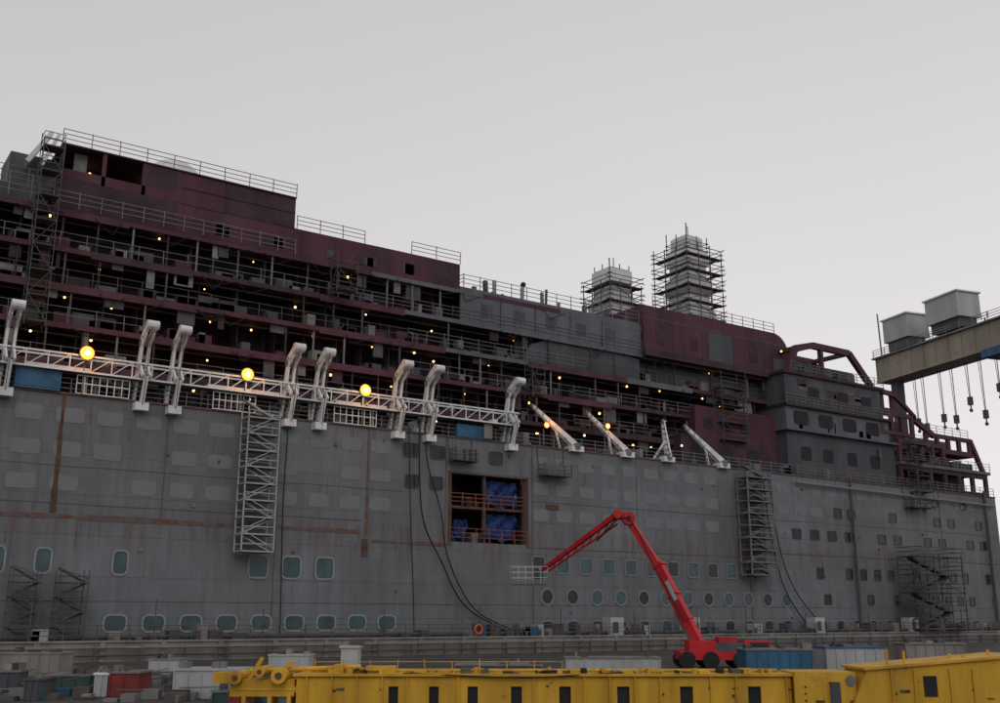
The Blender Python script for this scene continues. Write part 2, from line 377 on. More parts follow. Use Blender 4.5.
P=[(97,31.3),(98.3,34.3),(101.5,35.1),(108.5,35.1),(112.5,31.3)]
for y in(.3,6):
    for p,q in zip(P,P[1:]): a.bar((p[0],y,p[1]),(q[0],y,q[1]),.55,.75,'maroon')
    a.bar((103,y,31.3),(103,y,34.9),.5,.5,'maroon')
for p in P[1:4]: a.bar((p[0],.3,p[1]),(p[0],6,p[1]),.5,.5,'maroon')
a.box(97,112,2.5,5.9,31.35,33.4,'dgrey')
def frame(x0,x1,z0,z1,n,y,k='maroon'):
    a.box(x0,x1,y,y+.4,z1-.55,z1,k);a.box(x0,x1,y,y+.4,z0,z0+.45,k)
    for i in range(n+1):
        x=x0+(x1-x0-.6)*i/n;a.box(x,x+.6,y+.002,y+.398,z0+.45,z1-.55,k)
    a.box(x0,x1,y+3.5,y+3.7,z0,z1,'dgrey')
frame(112.5,117.5,28.6,31.4,2,.6);frame(114,121,25.6,28.6,3,.4)
frame(117,127,22.4,25.2,4,.2);frame(117,136.5,18.95,21.85,6,.3,'maroon2')
a.prism([(114,31.4),(117.5,31.2),(121.5,28.6),(121.5,28.2),(117.2,30.6),(114,30.9)],.3,.7,'maroon')
frame(124,134.5,24.45,26.8,4,.9);a.bar((121,1,28.6),(126,1,26.4),.5,.7,'maroon');a.bar((134.3,1,26.6),(136.8,1,22.2),.5,.6,'maroon')
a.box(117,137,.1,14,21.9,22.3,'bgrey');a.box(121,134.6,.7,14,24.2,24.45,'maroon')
a.box(118,136,3.9,14,18.9,24,'dark');a.box(114,124,4,14,24.5,28.4,'maroon2');a.box(125,134,4.6,14,24.45,26.6,'maroon2')
a.rails((117,.15,22.3),(137,.15,22.3),'rail');a.rails((97,-.05,31.35),(114.5,-.05,31.35));a.rails((96,.12,27.4),(115.5,.12,27.4))
a.rails((125,1,26.8),(134,1,26.8))
for i in range(26):
    x=U(97,134);zz=random.choice([19,24.6,27.5,31.4]) if x<112 else 22.35;a.box(x,x+U(.2,1),.5,1.4,zz,zz+U(.3,1.3),random.choice(['dgrey','rail','maroon','scaf']))
a.out('aft_tower_block',ship)
# ---- railings
r=B()
for i in range(1,5):
    x=-45
    while x<99:
        n=min(x+U(8,20),99)
        if R()<.9: r.rails((x,YF-.04,LV[i]+.06),(n,YF-.04,LV[i]+.06),random.choice(['rail','rail','scaf']),1.1+U(0,.12),1.9,.024,random.choice([2,3,3]))
        x=n
r.rails((-45,.1,HT+.14),(96,.1,HT+.14),'rail',1.1,1.7,.03)
r.rails((-45,YF-.5,34.2),(14.7,YF-.5,34.2),h=1.9,n=4);r.rails((-45,YF+1.5,35.9),(14.7,YF+1.5,35.9),h=1.5)
r.rails((15,YF,39.62),(35,YF,39.62),h=1.2,step=2.1);r.rails((15,YF-.4,34.15),(35,YF-.4,34.15),h=1.3);r.rails((35.2,YF,36.72),(42,YF,36.72),h=1.2,step=2)
r.rails((47,YF,36.72),(52.5,YF,36.72),h=1.2,step=2.2);r.rails((53,YF+.1,34.5),(76,YF+.1,34.5),h=1.3,step=1.8);r.rails((78,YF,36.62),(98,YF,36.62),h=1.3,step=1.8)
r.rails((52.6,YF-.5,34.5),(52.6,10,34.5));r.rails((97,.1,HT+.14),(XS,.1,HT+.14),h=1.1)
for i in range(22):
    x=U(54,76);y=U(3.4,6);w_=U(.08,.4);r.bar((x,y,34.4),(x+U(-.1,.1),y,34.4+U(.8,1.9)),w_,w_,random.choice(['rail','scaf','dgrey','dgrey','pale']))
r.ball((60.5,3.5,36.2),.3,'maroon2')
r.out('railings',ship)
# ---- work lamps
l=B()
for i in range(1,6):
    x=-8+U(0,3)
    while x<98:
        if not(52<x<99 and i==5): l.ball((x,YF+U(.6,2.9),LV[i]-.55-U(0,.3)),U(.06,.125),'lamp')
        x+=U(3,9.5)
for x in(18,23,22.5): l.ball((x,6.5,38.9),.13,'lamp')
for x,z in((60.5,20.4),(66.5,20.8),(73,20.4),(80,21),(98,23),(104.5,27),(97.2,34.0),(126,23.5),(119,21.2),(133,21.2)): l.ball((x,1.4,z),.11,'lamp')
l.out('work_lamps',ship)
fl=B();FL=[(17.6,-.9,21.9),(30.0,-.9,21.9),(40.6,-.9,21.9),(69.0,.6,21.9),(61.5,1.0,21.3)]
for i,p in enumerate(FL):
    rr_=.5 if i<3 else .28
    fl.bar((p[0],p[1]+.6,HT+.1),(p[0],p[1]+.6,p[2]),.08,.08,'rail');fl.cyl((p[0],p[1]+.1,p[2]),(p[0],p[1]+.6,p[2]),rr_+.06,'scaf',14,r2=.15)
    fl.cyl((p[0],p[1]+.05,p[2]),(p[0],p[1]+.1,p[2]),rr_,'flood',14);fl.ball((p[0],p[1]-.02,p[2]),rr_*.42,'bulb')
    ld=bpy.data.lights.new('floodlight_bulb','POINT');ld.energy=130 if i<3 else 40;ld.color=(1,.40,.10);ld.shadow_soft_size=.4
    lo=bpy.data.objects.new('floodlight_bulb',ld);lo.location=(p[0],p[1]-1.0,p[2]+.2);scene.collection.objects.link(lo);lo.parent=ship
fl.out('floodlights',ship)
# ---- davits
dv=B()
def davit(x):
    k='white'
    for dx in(-.28,.28):
        dv.bar((x+dx,.9,HT),(x+dx,.1,21.4),.2,.7,k,.2,.55);dv.bar((x+dx,.1,21.3),(x+dx,-.5,23.9),.2,.52,k,.2,.42)
        dv.bar((x+dx,-.5,23.8),(x+dx,-1.9,24.6),.2,.5,k,.2,.62)
        dv.bar((x+dx,1.9,HT+.1),(x+dx,.3,21.2),.16,.3,k)
        dv.bar((x+dx,.0,22),(x+dx,-1.3,20.6),.14,.3,k)
        dv.bar((x+dx,-.3,23),(x+dx,-1.5,23.9),.1,.2,k)
    for y,z in((.5,20.2),(-.1,22.3),(-.45,23.6),(-1.8,24.5)): dv.box(x-.3,x+.3,y-.15,y+.15,z-.15,z+.15,'rail')
    dv.cyl((x-.45,-1.85,24.5),(x+.45,-1.85,24.5),.36,'white',12);dv.cyl((x-.42,-.3,23.4),(x+.42,-.3,23.4),.3,'rail',10)
    dv.box(x-.5,x+.5,-.8,.2,HT-.7,HT-.1,k);dv.bar((x,-1.3,20.6),(x,-.5,HT-.5),.26,.4,k)
    dv.cyl((x-.5,.9,20.0),(x+.5,.9,20.0),.4,'scaf',10);dv.box(x-.9,x+.7,.9,1.9,HT+.1,HT+1.3,random.choice(['rail','dgrey','white']))
    dv.path([(x-.1,-2.15,24.3),(x-.1,-1.2,HT-.4)],.03,'scaf',5)
for x in(9.6,12.4,21.9,24.4,33.9,36.6,44.1,47.3,56.2): davit(x)
for y in(-.6,.5):
    for z in(20.5,21.7): dv.bar((-30,y,z),(57,y,z),.13,.13,'white')
x=-30
while x<57:
    dv.bar((x,-.6,20.5),(x,-.6,21.7),.08,.08,'white');dv.bar((x,-.6,20.5),(x+1.5,-.6,21.7),.06,.06,'white');dv.bar((x,-.6,20.5),(x,.5,20.5),.09,.09,'white')
    if int(x)%6==0: dv.bar((x,.4,HT),(x,.4,20.5),.16,.16,'white')
    if R()<.3: dv.box(x,x+U(.4,1.2),-.5,.3,20.5,20.5+U(.3,1.0),random.choice(['rail','dgrey','white','plank','maroon2']))
    x+=1.5
dv.box(-30,57,-.55,.45,20.42,20.46,'rail')
for a0,a1 in((6,11),(13.5,19),(27,33),(37.5,43)): dv.box(a0,a1,-.3,.8,20.52,20.85,'white')
for x,l2,yy in((64.2,3.6,2.2),(70.8,3.2,2.2),(76.4,-.6,1.0),(84.6,3.4,2.0)):
    p=Vector((x,-.3,HT+.3));q=Vector((x-l2,yy,HT+4.5));m=p.lerp(q,.5)
    for o in(-.25,.25): dv.bar(p+Vector((0,o,0)),q+Vector((0,o*.5,0)),.14,.55,'white',.12,.26)
    for i in range(7): 
        c0=p.lerp(q,(i+.5)/7);dv.bar(c0-Vector((0,.25,0)),c0+Vector((0,.25,0)),.14,.25,'rail')
    dv.ball(q,.24,'rail');dv.box(x-.9,x+.6,-.6,.6,HT-.1,HT+.45,'white');dv.cyl((x-.2,-.7,HT+.4),(x-.2,.7,HT+.4),.36,'rail',10)
    dv.bar((x-1.6,.4,HT+.1),m,.12,.2,'white')
for x0,x1 in((17.2,21),(27.5,31),(38,42)):
    for z in(18.95,19.7,20.3):
        dv.bar((x0,-.25,z),(x1,-.25,z),.07,.07,'white')
    n=7
    for i in range(n+1): dv.bar((x0+(x1-x0)*i/n,-.25,18.9),(x0+(x1-x0)*i/n,-.25,20.3),.06,.06,'white')
dv.out('lifeboat_davits',ship)
e=B()
e.box(13.0,16.1,-.3,1.2,HT+.14,20.6,'bluebox');e.box(13.2,15.9,-.34,-.3,HT+.3,20.4,'bluebox');e.box(50.3,54,-.2,1.2,HT+.14,20.1,'bluebox');e.box(53.2,54.1,-.35,-.22,19.0,20.4,'conc')
for i in range(46):
    x=U(-5,96);e.box(x,x+U(.4,1.6),.9,2.0,HT,HT+U(.4,1.6),random.choice(['dgrey','rail','maroon','bluebox','conc','patch','dark','scaf','maroon2']))
def gond(x0,x1,z):
    e.box(x0,x1,-1.3,-.1,z,z+.08,'plank')
    e.rails((x0,-1.3,z),(x1,-1.3,z),'rail',1.2,.6);e.rails((x0,-.2,z),(x1,-.2,z),'rail',1.2,.6);e.rails((x0,-1.3,z),(x0,-.2,z));e.rails((x1,-1.3,z),(x1,-.2,z))
    for x in(x0,x1): e.bar((x,-.1,z+1.2),(x,-.05,HT+.2),.06,.06,'scaf')
gond(49.5,52,16.6);gond(59.5,62.6,16.0);gond(116.5,119.5,16.3)
e.out('deck_equipment',ship)
hz=B()
def sm(pts,n=6):
    o=[];P=[Vector(p) for p in pts];P=[P[0]*2-P[1]]+P+[P[-1]*2-P[-2]]
    for i in range(1,len(P)-2):
        for j in range(n):
            t=j/n;a0,b0,c0,d0=P[i-1:i+3]
            o.append(.5*((2*b0)+(-a0+c0)*t+(2*a0-5*b0+4*c0-d0)*t*t+(-a0+3*b0-3*c0+d0)*t**3))
    o.append(P[-2]);return o
hz.path(sm([(46.2,-.5,19.4),(46.3,-.5,15),(46.8,-.5,11),(48.6,-.5,7.8),(51.0,-.6,4),(55.2,-1,1.8)]),.07,'black')
hz.path(sm([(46.8,-.4,19.4),(47.2,-.4,16),(48.6,-.4,12),(49.4,-.4,8),(52,-.5,3.8),(56,-1,1.8)]),.06,'black')
hz.path(sm([(45.2,-.4,19.4),(45.5,-.4,12),(45.9,-.4,6),(46,-.6,1.6)]),.05,'black')
hz.path(sm([(33.9,-.4,19.3),(33.8,-.3,12),(34.0,-.3,5),(34,-.5,1.6)]),.05,'black')
hz.path(sm([(90.5,-.4,18.6),(91.2,-.4,12),(93,-.4,6),(96.5,-.5,1.8)]),.07,'black')
hz.path(sm([(91.4,-.4,18.6),(92.4,-.4,11),(94.6,-.4,6),(99,-.5,1.8)]),.06,'black')
hz.cyl((105.8,-.4,1.4),(105.8,-.4,18.9),.16,'scaf');hz.cyl((134,-.4,1.4),(134,-.4,19.5),.2,'scaf')
hz.cyl((96,-.5,18.0),(136,-.5,17.6),.16,'patch')
hz.out('hoses_and_pipes',ship)
dm=B()
def dome(x,y,z,r0):
    vs=[];n=20;m=8
    for j in range(m+1):
        ph=math.pi/2*j/m
        for i in range(n):
            t=2*math.pi*i/n;vs.append((x+r0*math.sin(ph)*math.cos(t),y+r0*math.sin(ph)*math.sin(t),z+r0*.85*math.cos(ph)))
    dm.add(vs,[(j*n+i,(j+1)*n+i,(j+1)*n+(i+1)%n,j*n+(i+1)%n) for j in range(m) for i in range(n)],'fun');dm.cyl((x,y,z-3),(x,y,z),r0*.92,'fun',20)
dome(26.2,11,41.6,2.6)
dm.box(11.8,15.5,6,10,36,39.2,'dgrey');dm.bar((12.8,5,38),(14.4,5,40.9),1.2,.35,'fun');dm.bar((13.9,5,38),(15.0,5,40.9),.9,.3,'fun')
dm.out('radome_and_screens',ship)
# ---- funnels with scaffolding
def funnel(name,cx,cy,w,zt,steps):
    e0=empty(name);f=B();z0=34.1;n=steps
    hh=(zt-z0)/n
    for i in range(n):
        ww=w*(.84-.035*i) if i%2==0 else w*(.72-.035*i)
        f.box(cx-ww/2,cx+ww/2,cy-ww/2,cy+ww/2,z0+i*hh,z0+(i+1)*hh-.15,'fun');f.box(cx-ww/2+.2,cx+ww/2-.2,cy-ww/2+.2,cy+ww/2-.2,z0+(i+1)*hh-.15,z0+(i+1)*hh,'dgrey')
    f.out('chimney_casing',e0)
    g=B();g.scaffold(cx-w/2,cx+w/2,cy-w/2,cy+w/2,z0,zt-2.2,3,3,2,over=.5,r=.045)
    g.scaffold(cx-w*.3,cx+w*.3,cy-w*.3,cy+w*.3,zt-2.4,zt-.2,2,2,2,over=.3,r=.045)
    g.bar((cx-w/2,cy-w/2,zt-2),(cx-w/2,cy-w/2,zt+.6),.1,.1,'scaf');g.bar((cx+.3,cy,zt-.6),(cx+.3,cy,zt+1.8),.08,.08,'scaf')
    g.out('scaffolding',e0)
funnel('scaffolded_funnel',78.2,10,4.8,42.8,5);funnel('scaffolded_funnel',90.8,10,5.9,49.6,8)
for nm,x0,x1,z0,z1 in(('access_scaffold',13.4,14.9,24,39),('access_scaffold',38.5,40.5,31,34.5),('access_scaffold',60,61.5,24,28),('access_scaffold',86.5,90.5,22,30.0),('access_scaffold',118,121,16,25)):
    g=B();y=1.3 if x0<110 else -1.4;g.scaffold(x0,x1,y,y+1.3,z0,z1,1,1,2,r=.03);g.out(nm)
def stair(name,x0,x1,z0,z1,k='white',y0=-1.9,y1=-.4,lift=1.3,r=.05,kr='rail'):
    g=B();
    for x in(x0,x1):
        for y in(y0,y1): g.bar((x,y,z0),(x,y,z1),2*r,2*r,k)
    z=z0;i=0
    while z<z1-.2:
        for y in(y0,y1):
            g.bar((x0,y,z),(x1,y,z),2*r,2*r,k);g.bar((x0,y,z+lift*.45),(x1,y,z+lift*.45),1.4*r,1.4*r,k)
        for x in(x0,x1): g.bar((x,y0,z),(x,y1,z),2*r,2*r,k)
        g.box(x0,x1,y0+.1,y1-.1,z-.03,z+.03,kr)
        a0,b0=(x0,x1) if i%2 else(x1,x0)
        g.bar((a0,(y0+y1)/2,z),(b0,(y0+y1)/2,z+lift),.5,.12,k);g.bar((a0,y0+.04,z+.3),(b0,y0+.04,min(z1,z+lift+.3)),.06,.06,k)
        z+=lift;i+=1
    return g.out(name)
stair('hanging_stair_tower',29.9,32.5,7.9,18.9,'pale');stair('hanging_stair_tower',86.3,90.2,7.4,18.4,'rail',r=.06,kr='scaf')
stair('quay_stair',14.0,15.8,1.3,6.4,'scaf',-2.2,-.8,1.0,.03);stair('quay_stair',17.0,18.9,1.3,6.2,'scaf',-2.2,-.8,1.0,.03)
g=B();g.scaffold(112.5,121,-4.2,-1.2,1.3,10.2,3,1,2.1,r=.06,over=.3)
for i in range(4): 
    z=1.5+i*2.1;g.bar((113+(i%2)*7,-2.6,z),(120-(i%2)*7,-2.6,z+2.1),.8,.25,'scaf')
g.out('scaffold_stair')
# ------------------------------------------------------------------ quay
gr=B();gr.add([(-1500,-1500,0),(2500,-1500,0),(2500,2500,0),(-1500,2500,0)],[(0,1,2,3)],'asph');gr.out('ground')
q=B();q.box(-60,170,-3,-.3,.004,1.3,'conc');q.box(-60,170,-3.15,-2.6,1.3,1.42,'conc')
x=-60
while x<170: q.box(x,x+.35,-3.12,-3.0,.01,1.29,'conc');x+=4.2
q.out('dock_wall')
q=B();q.rails((-60,-2.8,1.42),(170,-2.8,1.42),'scaf',1.0,2.2,.03,3)
q.cyl((-60,-3.4,.95),(170,-3.4,.95),.1,'rail');q.cyl((-60,-2.0,1.62),(170,-2.0,1.62),.17,'scaf');q.cyl((-60,-3.35,.45),(170,-3.35,.45),.08,'scaf')
x=-55
while x<165: q.bar((x,-3.4,.0),(x,-3.4,1.1),.12,.12,'scaf');x+=3.1
q.out('quay_pipe_rail')
q=B()
for i in range(60):
    x=U(14,134);k=random.choice(['rail','bluebox','dgrey','scaf','conc','conc','scaf','pale']);hh=U(.3,1.2);q.box(x,x+U(.2,1.6),-2.5,-1.4,1.3,1.3+hh,k);q.box(x-.05,x+.3,-2.6,-2.5,1.3,1.3+hh*.6,'scaf')
for x in(66,76,95,112): q.box(x,x+1.6,-2.55,-1.3,1.3,3.0,'pale');q.box(x+.3,x+.9,-2.6,-2.55,1.6,2.6,'dgrey')
for i in range(14):
    x=14+i*9+U(-2,2);q.bar((x,-2.7,1.3),(x,-2.7,3.4+U(0,.8)),.07,.07,'scaf')
q.out('quayside_equipment')
bpy.ops.mesh.primitive_torus_add(major_radius=.36,minor_radius=.1,location=(50.9,-3.0,2.0),rotation=(math.radians(90),0,0));o=bpy.context.object;o.name='lifebuoy';o.data.materials.append(M['orange'])
# ------------------------------------------------------------------ boom lift
b=B()
base=LP(11.9,66,0);knee=LP(8.35,69,9.2);bk=LP(2.95,76,6.2)
def fr(o,s,dd,z): return o+Vector((.823,-.568,0))*s+Vector((.568,.823,0))*dd+Vector((0,0,z))
def lbox(o,s0,s1,d0,d1,z0,z1,k):
    b.hexa([fr(o,s0,d0,z0),fr(o,s1,d0,z0),fr(o,s1,d1,z0),fr(o,s0,d1,z0),fr(o,s0,d0,z1),fr(o,s1,d0,z1),fr(o,s1,d1,z1),fr(o,s0,d1,z1)],k)
lbox(base,-1.2,3.4,-1.2,1.2,.5,1.0,'red');lbox(base,-.6,1.0,-1,1,1.0,1.6,'red');lbox(base,1.0,2.7,-1,1,1.0,1.5,'dgrey');lbox(base,2.7,4.2,-1,1,.8,1.6,'red');lbox(base,3.0,4.1,-1.02,-.98,1.1,1.5,'dglass');lbox(base,1.2,2.3,-.8,.6,1.5,1.8,'red')
for s0 in(-.8,0.6,2.4,3.7):
    for dd in(-1.25,1.0): b.cyl(fr(base,s0,dd,.5),fr(base,s0,dd+.3,.5),.5,'black',14)
b0=fr(base,.2,0,1.2)
pm=b0.lerp(knee,.62)+Vector((.823,-.568,0))*.22+Vector((0,0,.12))
b.bar(b0,pm,.5,.72,'red',.46,.6);b.bar(b0.lerp(pm,.85),knee,.36,.5,'red',.36,.42)
for t0 in(.02,.3,.6,.96):
    c0=b0.lerp(pm,t0);b.bar(c0,b0.lerp(pm,t0+.025),.58,.8,'red')
b.bar(b0.lerp(pm,.55)+Vector((-.22,-.2,0)),b0.lerp(pm,.78)+Vector((-.22,-.2,0)),.06,.26,'pale')
b.bar(fr(b0,-.2,0,-.1),b0.lerp(knee,.28)+Vector((-.35,0,-.3)),.14,.14,'scaf')
b.cyl(knee-Vector((.3,.4,0)),knee+Vector((.3,.4,0)),.42,'red',12);b.cyl(knee-Vector((.33,.43,0)),knee+Vector((.33,.43,0)),.16,'black',10)
k2=fr(knee,-.7,.2,.3)
b.bar(knee,k2,.4,.55,'red');b.cyl(k2-Vector((.2,.3,0)),k2+Vector((.2,.3,0)),.3,'red',12)
e1=k2.lerp(bk,.9);b.bar(k2,e1,.26,.34,'red',.22,.26);b.bar(k2+Vector((0,0,-.62)),e1+Vector((0,0,-.38)),.1,.1,'red')
for i in range(9):
    t0=i/9;b.bar(k2.lerp(e1,t0)+Vector((0,0,-.1)),k2.lerp(e1,t0+.07)+Vector((0,0,-.5)),.06,.06,'red')
b.bar(e1,fr(bk,0,0,.1),.2,.3,'red');b.bar(fr(bk,0,0,.2),fr(bk,-.1,0,-.9),.18,.2,'scaf')
b.path(sm([b0.lerp(knee,.2)+Vector((-.4,-.3,0)),b0.lerp(knee,.6)+Vector((-.45,-.4,0)),knee+Vector((-.6,-.5,0)),k2.lerp(e1,.3)+Vector((-.1,-.2,-.7))]),.045,'black')
o2=fr(bk,-.9,0,-.9)
lbox(o2,-1.3,1.3,-.7,.7,-.08,.05,'rail');lbox(o2,-1.3,1.3,-.72,-.68,.05,.25,'rail');lbox(o2,.3,.8,-.3,.3,.05,.9,'dgrey')
for s0,d0,s1,d1 in((-1.3,-.7,1.3,-.7),(-1.3,.7,1.3,.7),(-1.3,-.7,-1.3,.7),(1.3,-.7,1.3,.7)):
    b.rails(fr(o2,s0,d0,0),fr(o2,s1,d1,0),'pale',1.15,.5,.025)
b.out('boom_lift')
# ------------------------------------------------------------------ yellow beam
b=B();O=LP(0,34,0)
def lb(s0,s1,d0,d1,z0,z1,k): lbox(O,s0,s1,d0,d1,z0,z1,k)
lb(-6.3,9.0,0.12,1.6,.02,1.16,'yellow')
holes=[(-3.3,.3),(-2.05,.3),(-.85,.32),(.5,.34),(2.0,.36),(3.8,.38),(5.75,.4),(7.85,.4)]
xs=-6.3
for hx,hw in holes:
    lb(xs,hx-hw/2,0,.12,.02,1.14,'yellow');lb(hx-hw/2,hx+hw/2,0,.12,.02,.3,'yellow');lb(hx-hw/2,hx+hw/2,0,.12,.86,1.14,'yellow')
    lb(hx-hw/2+.001,hx+hw/2-.001,.1,.122-.01,.3,.86,'black');xs=hx+hw/2  # black backing panel paints in the shade inside the hole
lb(xs,9.0,0,.12,.02,1.14,'yellow')
lb(-6.4,9.05,-.12,1.7,1.165,1.24,'yellow');lb(-6.4,9.05,-.12,1.7,-.02,.02,'yellow')
for i in range(20): 
    s0=-6+i*.78
    if all(abs(s0-hx)>.33 for hx,_ in holes): lb(s0,s0+.04,-.09,0,.03,1.16,'yellow')
for i in range(46):
    s0=U(-6,8.5);lb(s0,s0+U(.04,.4),.1,.7,1.24,1.24+U(.03,.16),random.choice(['yellow','yellow','yellow','rail','scaf','black']))
for i in range(12):
    s0=U(-6,8.3);b.cyl(fr(O,s0,.4,1.24),fr(O,s0,.4,1.24+U(.08,.2)),U(.05,.12),'yellow',10)
for i in range(30):
    s0=U(-6,8.9);z=U(.1,1.0)
    if all(abs(s0-hx)>.35 for hx,_ in holes): lb(s0,s0+U(.03,.25),-.012,0,z,z+U(.03,.12),random.choice(['rust','scaf','yellow']))
b.cyl(fr(O,-6,.9,1.3),fr(O,8.8,.9,1.3),.05,'yellow',8);b.path([fr(O,-3,-.05,1.26),fr(O,-1,-.14,1.18),fr(O,.8,-.14,1.12),fr(O,2.2,-.14,1.19),fr(O,3.8,.1,1.28)],.02,'black',6)
b.rails(fr(O,-6,1.5,1.24),fr(O,2,1.5,1.24),'yellow',.3,.8,.012,1)
lb(-8.4,-6.4,.2,1.3,.55,1.05,'yellow');lb(-8.9,-8.2,.0,.8,.95,1.28,'yellow')
for s0,z,r0 in((-8.2,1.12,.2),(-7.45,1.3,.16),(-6.85,1.18,.24)): b.cyl(fr(O,s0,-.1,z),fr(O,s0,1.3,z),r0,'yellow',14);b.cyl(fr(O,s0,-.14,z),fr(O,s0,-.1,z),r0*.45,'rust',10)
for s0 in(-8,-7.2,-6.6): lb(s0,s0+.12,.1,1.2,0,.6,'yellow')
b.cyl(fr(O,-7.9,.6,1.3),fr(O,-4.4,.6,1.42),.07,'yellow',8);b.cyl(fr(O,-8.2,.3,.75),fr(O,-6.2,.3,.75),.12,'yellow',8)
b.bar(fr(O,-7.9,.5,1.0),fr(O,-7.5,.5,1.7),.1,.12,'yellow');b.bar(fr(O,-7.0,.5,1.2),fr(O,-6.5,.5,1.6),.1,.12,'yellow')
lb(-5.2,-4.9,.2,.9,1.24,1.5,'yellow');lb(-4.2,-3.3,.2,.9,1.24,1.45,'yellow')
b.out('yellow_crane_beam')
b=B()
lb(9.05,10.9,-.3,1.6,.0,1.3,'yellow');lb(9.0,10.0,-.36,-.3,.05,1.2,'yellow')
b.cyl(fr(O,10.75,-.35,1.05),fr(O,10.75,-.3,1.05),.16,'rail',12)
for z in(.25,.45,.65,.85): lb(9.3,9.34,-.4,-.36,z,z+.05,'black')
Pp=[(10.6,.1),(11.2,1.35),(15.1,1.72),(15.9,1.75),(15.2,.4),(14.6,.25),(11.6,.25)]
n=len(Pp);b.add([fr(O,s0,-.5,z) for s0,z in Pp]+[fr(O,s0,1.6,z) for s0,z in Pp],[tuple(range(n)),tuple(range(n,2*n))[::-1]]+[(i,n+i,n+(i+1)%n,(i+1)%n) for i in range(n)],'yellow')
Pq=[(11.1,1.36),(11.1,1.44),(15.95,1.84),(15.95,1.76)]
n=4;b.add([fr(O,s0,-.6,z) for s0,z in Pq]+[fr(O,s0,1.7,z) for s0,z in Pq],[tuple(range(n)),tuple(range(n,2*n))[::-1]]+[(i,n+i,n+(i+1)%n,(i+1)%n) for i in range(n)],'yellow')
lb(12.9,13.3,-.53,-.49,.6,1.2,'black');lb(10.1,10.4,-.37,-.3,.3,1.0,'dgrey')
for s0 in(11.9,12.6,13.7,14.4): lb(s0,s0+.04,-.56,-.5,.3,1.4,'yellow')
for i in range(12):
    s0=U(9.2,14.8);z=U(.35,1.0);lb(s0,s0+U(.05,.3),-.512 if s0>11.3 else -.372,-.3,z,z+U(.02,.1),random.choice(['rust','scaf']))
for i in range(6): s0=U(11.6,15.4);b.bar(fr(O,s0,.2,1.45),fr(O,s0+U(-.1,.1),.2,1.75+U(0,.25)),.06,.06,'yellow')
b.out('yellow_crane_end_carriage')
# ------------------------------------------------------------------ clutter on the quay
def crate(name,s0,wid,dep,hh,k,lid=None,dd=1.6,z0=0.005,ribs=True):
    global b
    b=B();s1=s0+wid;Oo=LP(0,dep,0)
    lbox(Oo,s0,s1,0,dd,z0,z0+hh,k);lbox(Oo,s0-.06,s1+.06,-.06,dd+.06,z0+hh,z0+hh+.08,lid or k)
    if ribs:
        n=max(2,int((s1-s0)/.5))
        for i in range(n+1):
            x=s0+(s1-s0-.06)*i/n;lbox(Oo,x,x+.06,-.05,0,z0+.02,z0+hh-.01,k)
    for i in range(3):
        x=U(s0,s1-.3);lbox(Oo,x,x+U(.1,.5),.2,.8,z0+hh+.08,z0+hh+U(.12,.4),random.choice(['rail','conc','plank','scaf']))
    b.out(name)
crate('red_skip',-14.95,1.1,42,.85,'skip','rail');crate('storage_box',-20.2,.9,44,.8,'dgrey','rail');crate('green_skip',-17.8,1.75,43,.7,'green','rail')
crate('white_pallet_stack',-15.5,.5,42,.8,'pale','white');crate('pale_site_shed',-12.2,2.55,41,1.0,'pale','pale');crate('drum_crate',-17.3,.5,40,.7,'dgrey')
crate('green_skip',-10.2,1.8,39,.35,'green','rail');crate('red_skip',-9.35,.7,38,.35,'skip');crate('white_cabinet',-5.25,.56,36,1.95,'pale','pale',.8,ribs=False)
crate('flatbed_container',3.6,5.2,60,.75,'pale','rail',2);crate('blue_container',12.6,3.4,56,1.3,'bluebox','rail',2.2);crate('white_container',17.3,3.2,58,1.35,'pale','bluebox',2.2)
crate('grey_container',-2.1,4.05,52,.7,'dgrey','rail',2);crate('grey_cabin',22.3,3.3,60,1.5,'conc','rail',2);crate('white_container',-12.7,2.2,60,.9,'pale')
crate('grey_container',-27.5,3.3,60,1.0,'conc','conc',2);crate('white_pallet_stack',-19.9,1.7,62,.6,'pale','conc')
b=B();Oo=LP(0,45,0)
for i in range(190):
    s0=U(-23,-8);d0=U(-6,8);hh=U(.06,.4);lbox(Oo,s0,s0+U(.1,.8),d0,d0+.5,.004,hh,random.choice(['conc','rail','dgrey','scaf','plank','dgrey','pale','asph','rail','bluebox']))
for i in range(50):
    s0=U(-23,-8);d0=U(-5,6);z=U(.1,.6);b.cyl(fr(Oo,s0,d0,z),fr(Oo,s0+U(.6,2),d0+U(-.3,.3),z+U(-.08,.3)),.035,random.choice(['scaf','rail','plank']),6)
b.out('pallets_and_debris')
# ------------------------------------------------------------------ gantry crane
b=B();A=LP(71.6,190,47.2);Z=LP(100,112,47.2);D_=(Z-A).normalized();S_=D_.cross(Vector((0,0,1))).normalized()
def cb(t0,t1,w0,w1,z0,z1,k):
    f=lambda t,w,z: Vector((A.x,A.y,0))+D_*t+S_*w+Vector((0,0,z))
    b.hexa([f(t0,w0,z0),f(t1,w0,z0),f(t1,w1,z0),f(t0,w1,z0),f(t0,w0,z1),f(t1,w0,z1),f(t1,w1,z1),f(t0,w1,z1)],k)
cb(0,83,-2,2,45.2,49.4,'beige');cb(-.5,83,-2.6,2.6,49.42,49.7,'rail');cb(0,83,-2.3,2.3,44.9,45.18,'beige')
cb(2,83,-2.08,-2.0,46.6,47.0,'rust')
for i in range(28): cb(i*3,i*3+.25,-2.12,2.12,45.2,49.4,'beige')
for ww in(-2.5,2.5):
    f=lambda t,z: Vector((A.x,A.y,0))+D_*t+S_*ww+Vector((0,0,z))
    b.rails(f(0,49.7),f(83,49.7),'rail',1.3,3,.05)
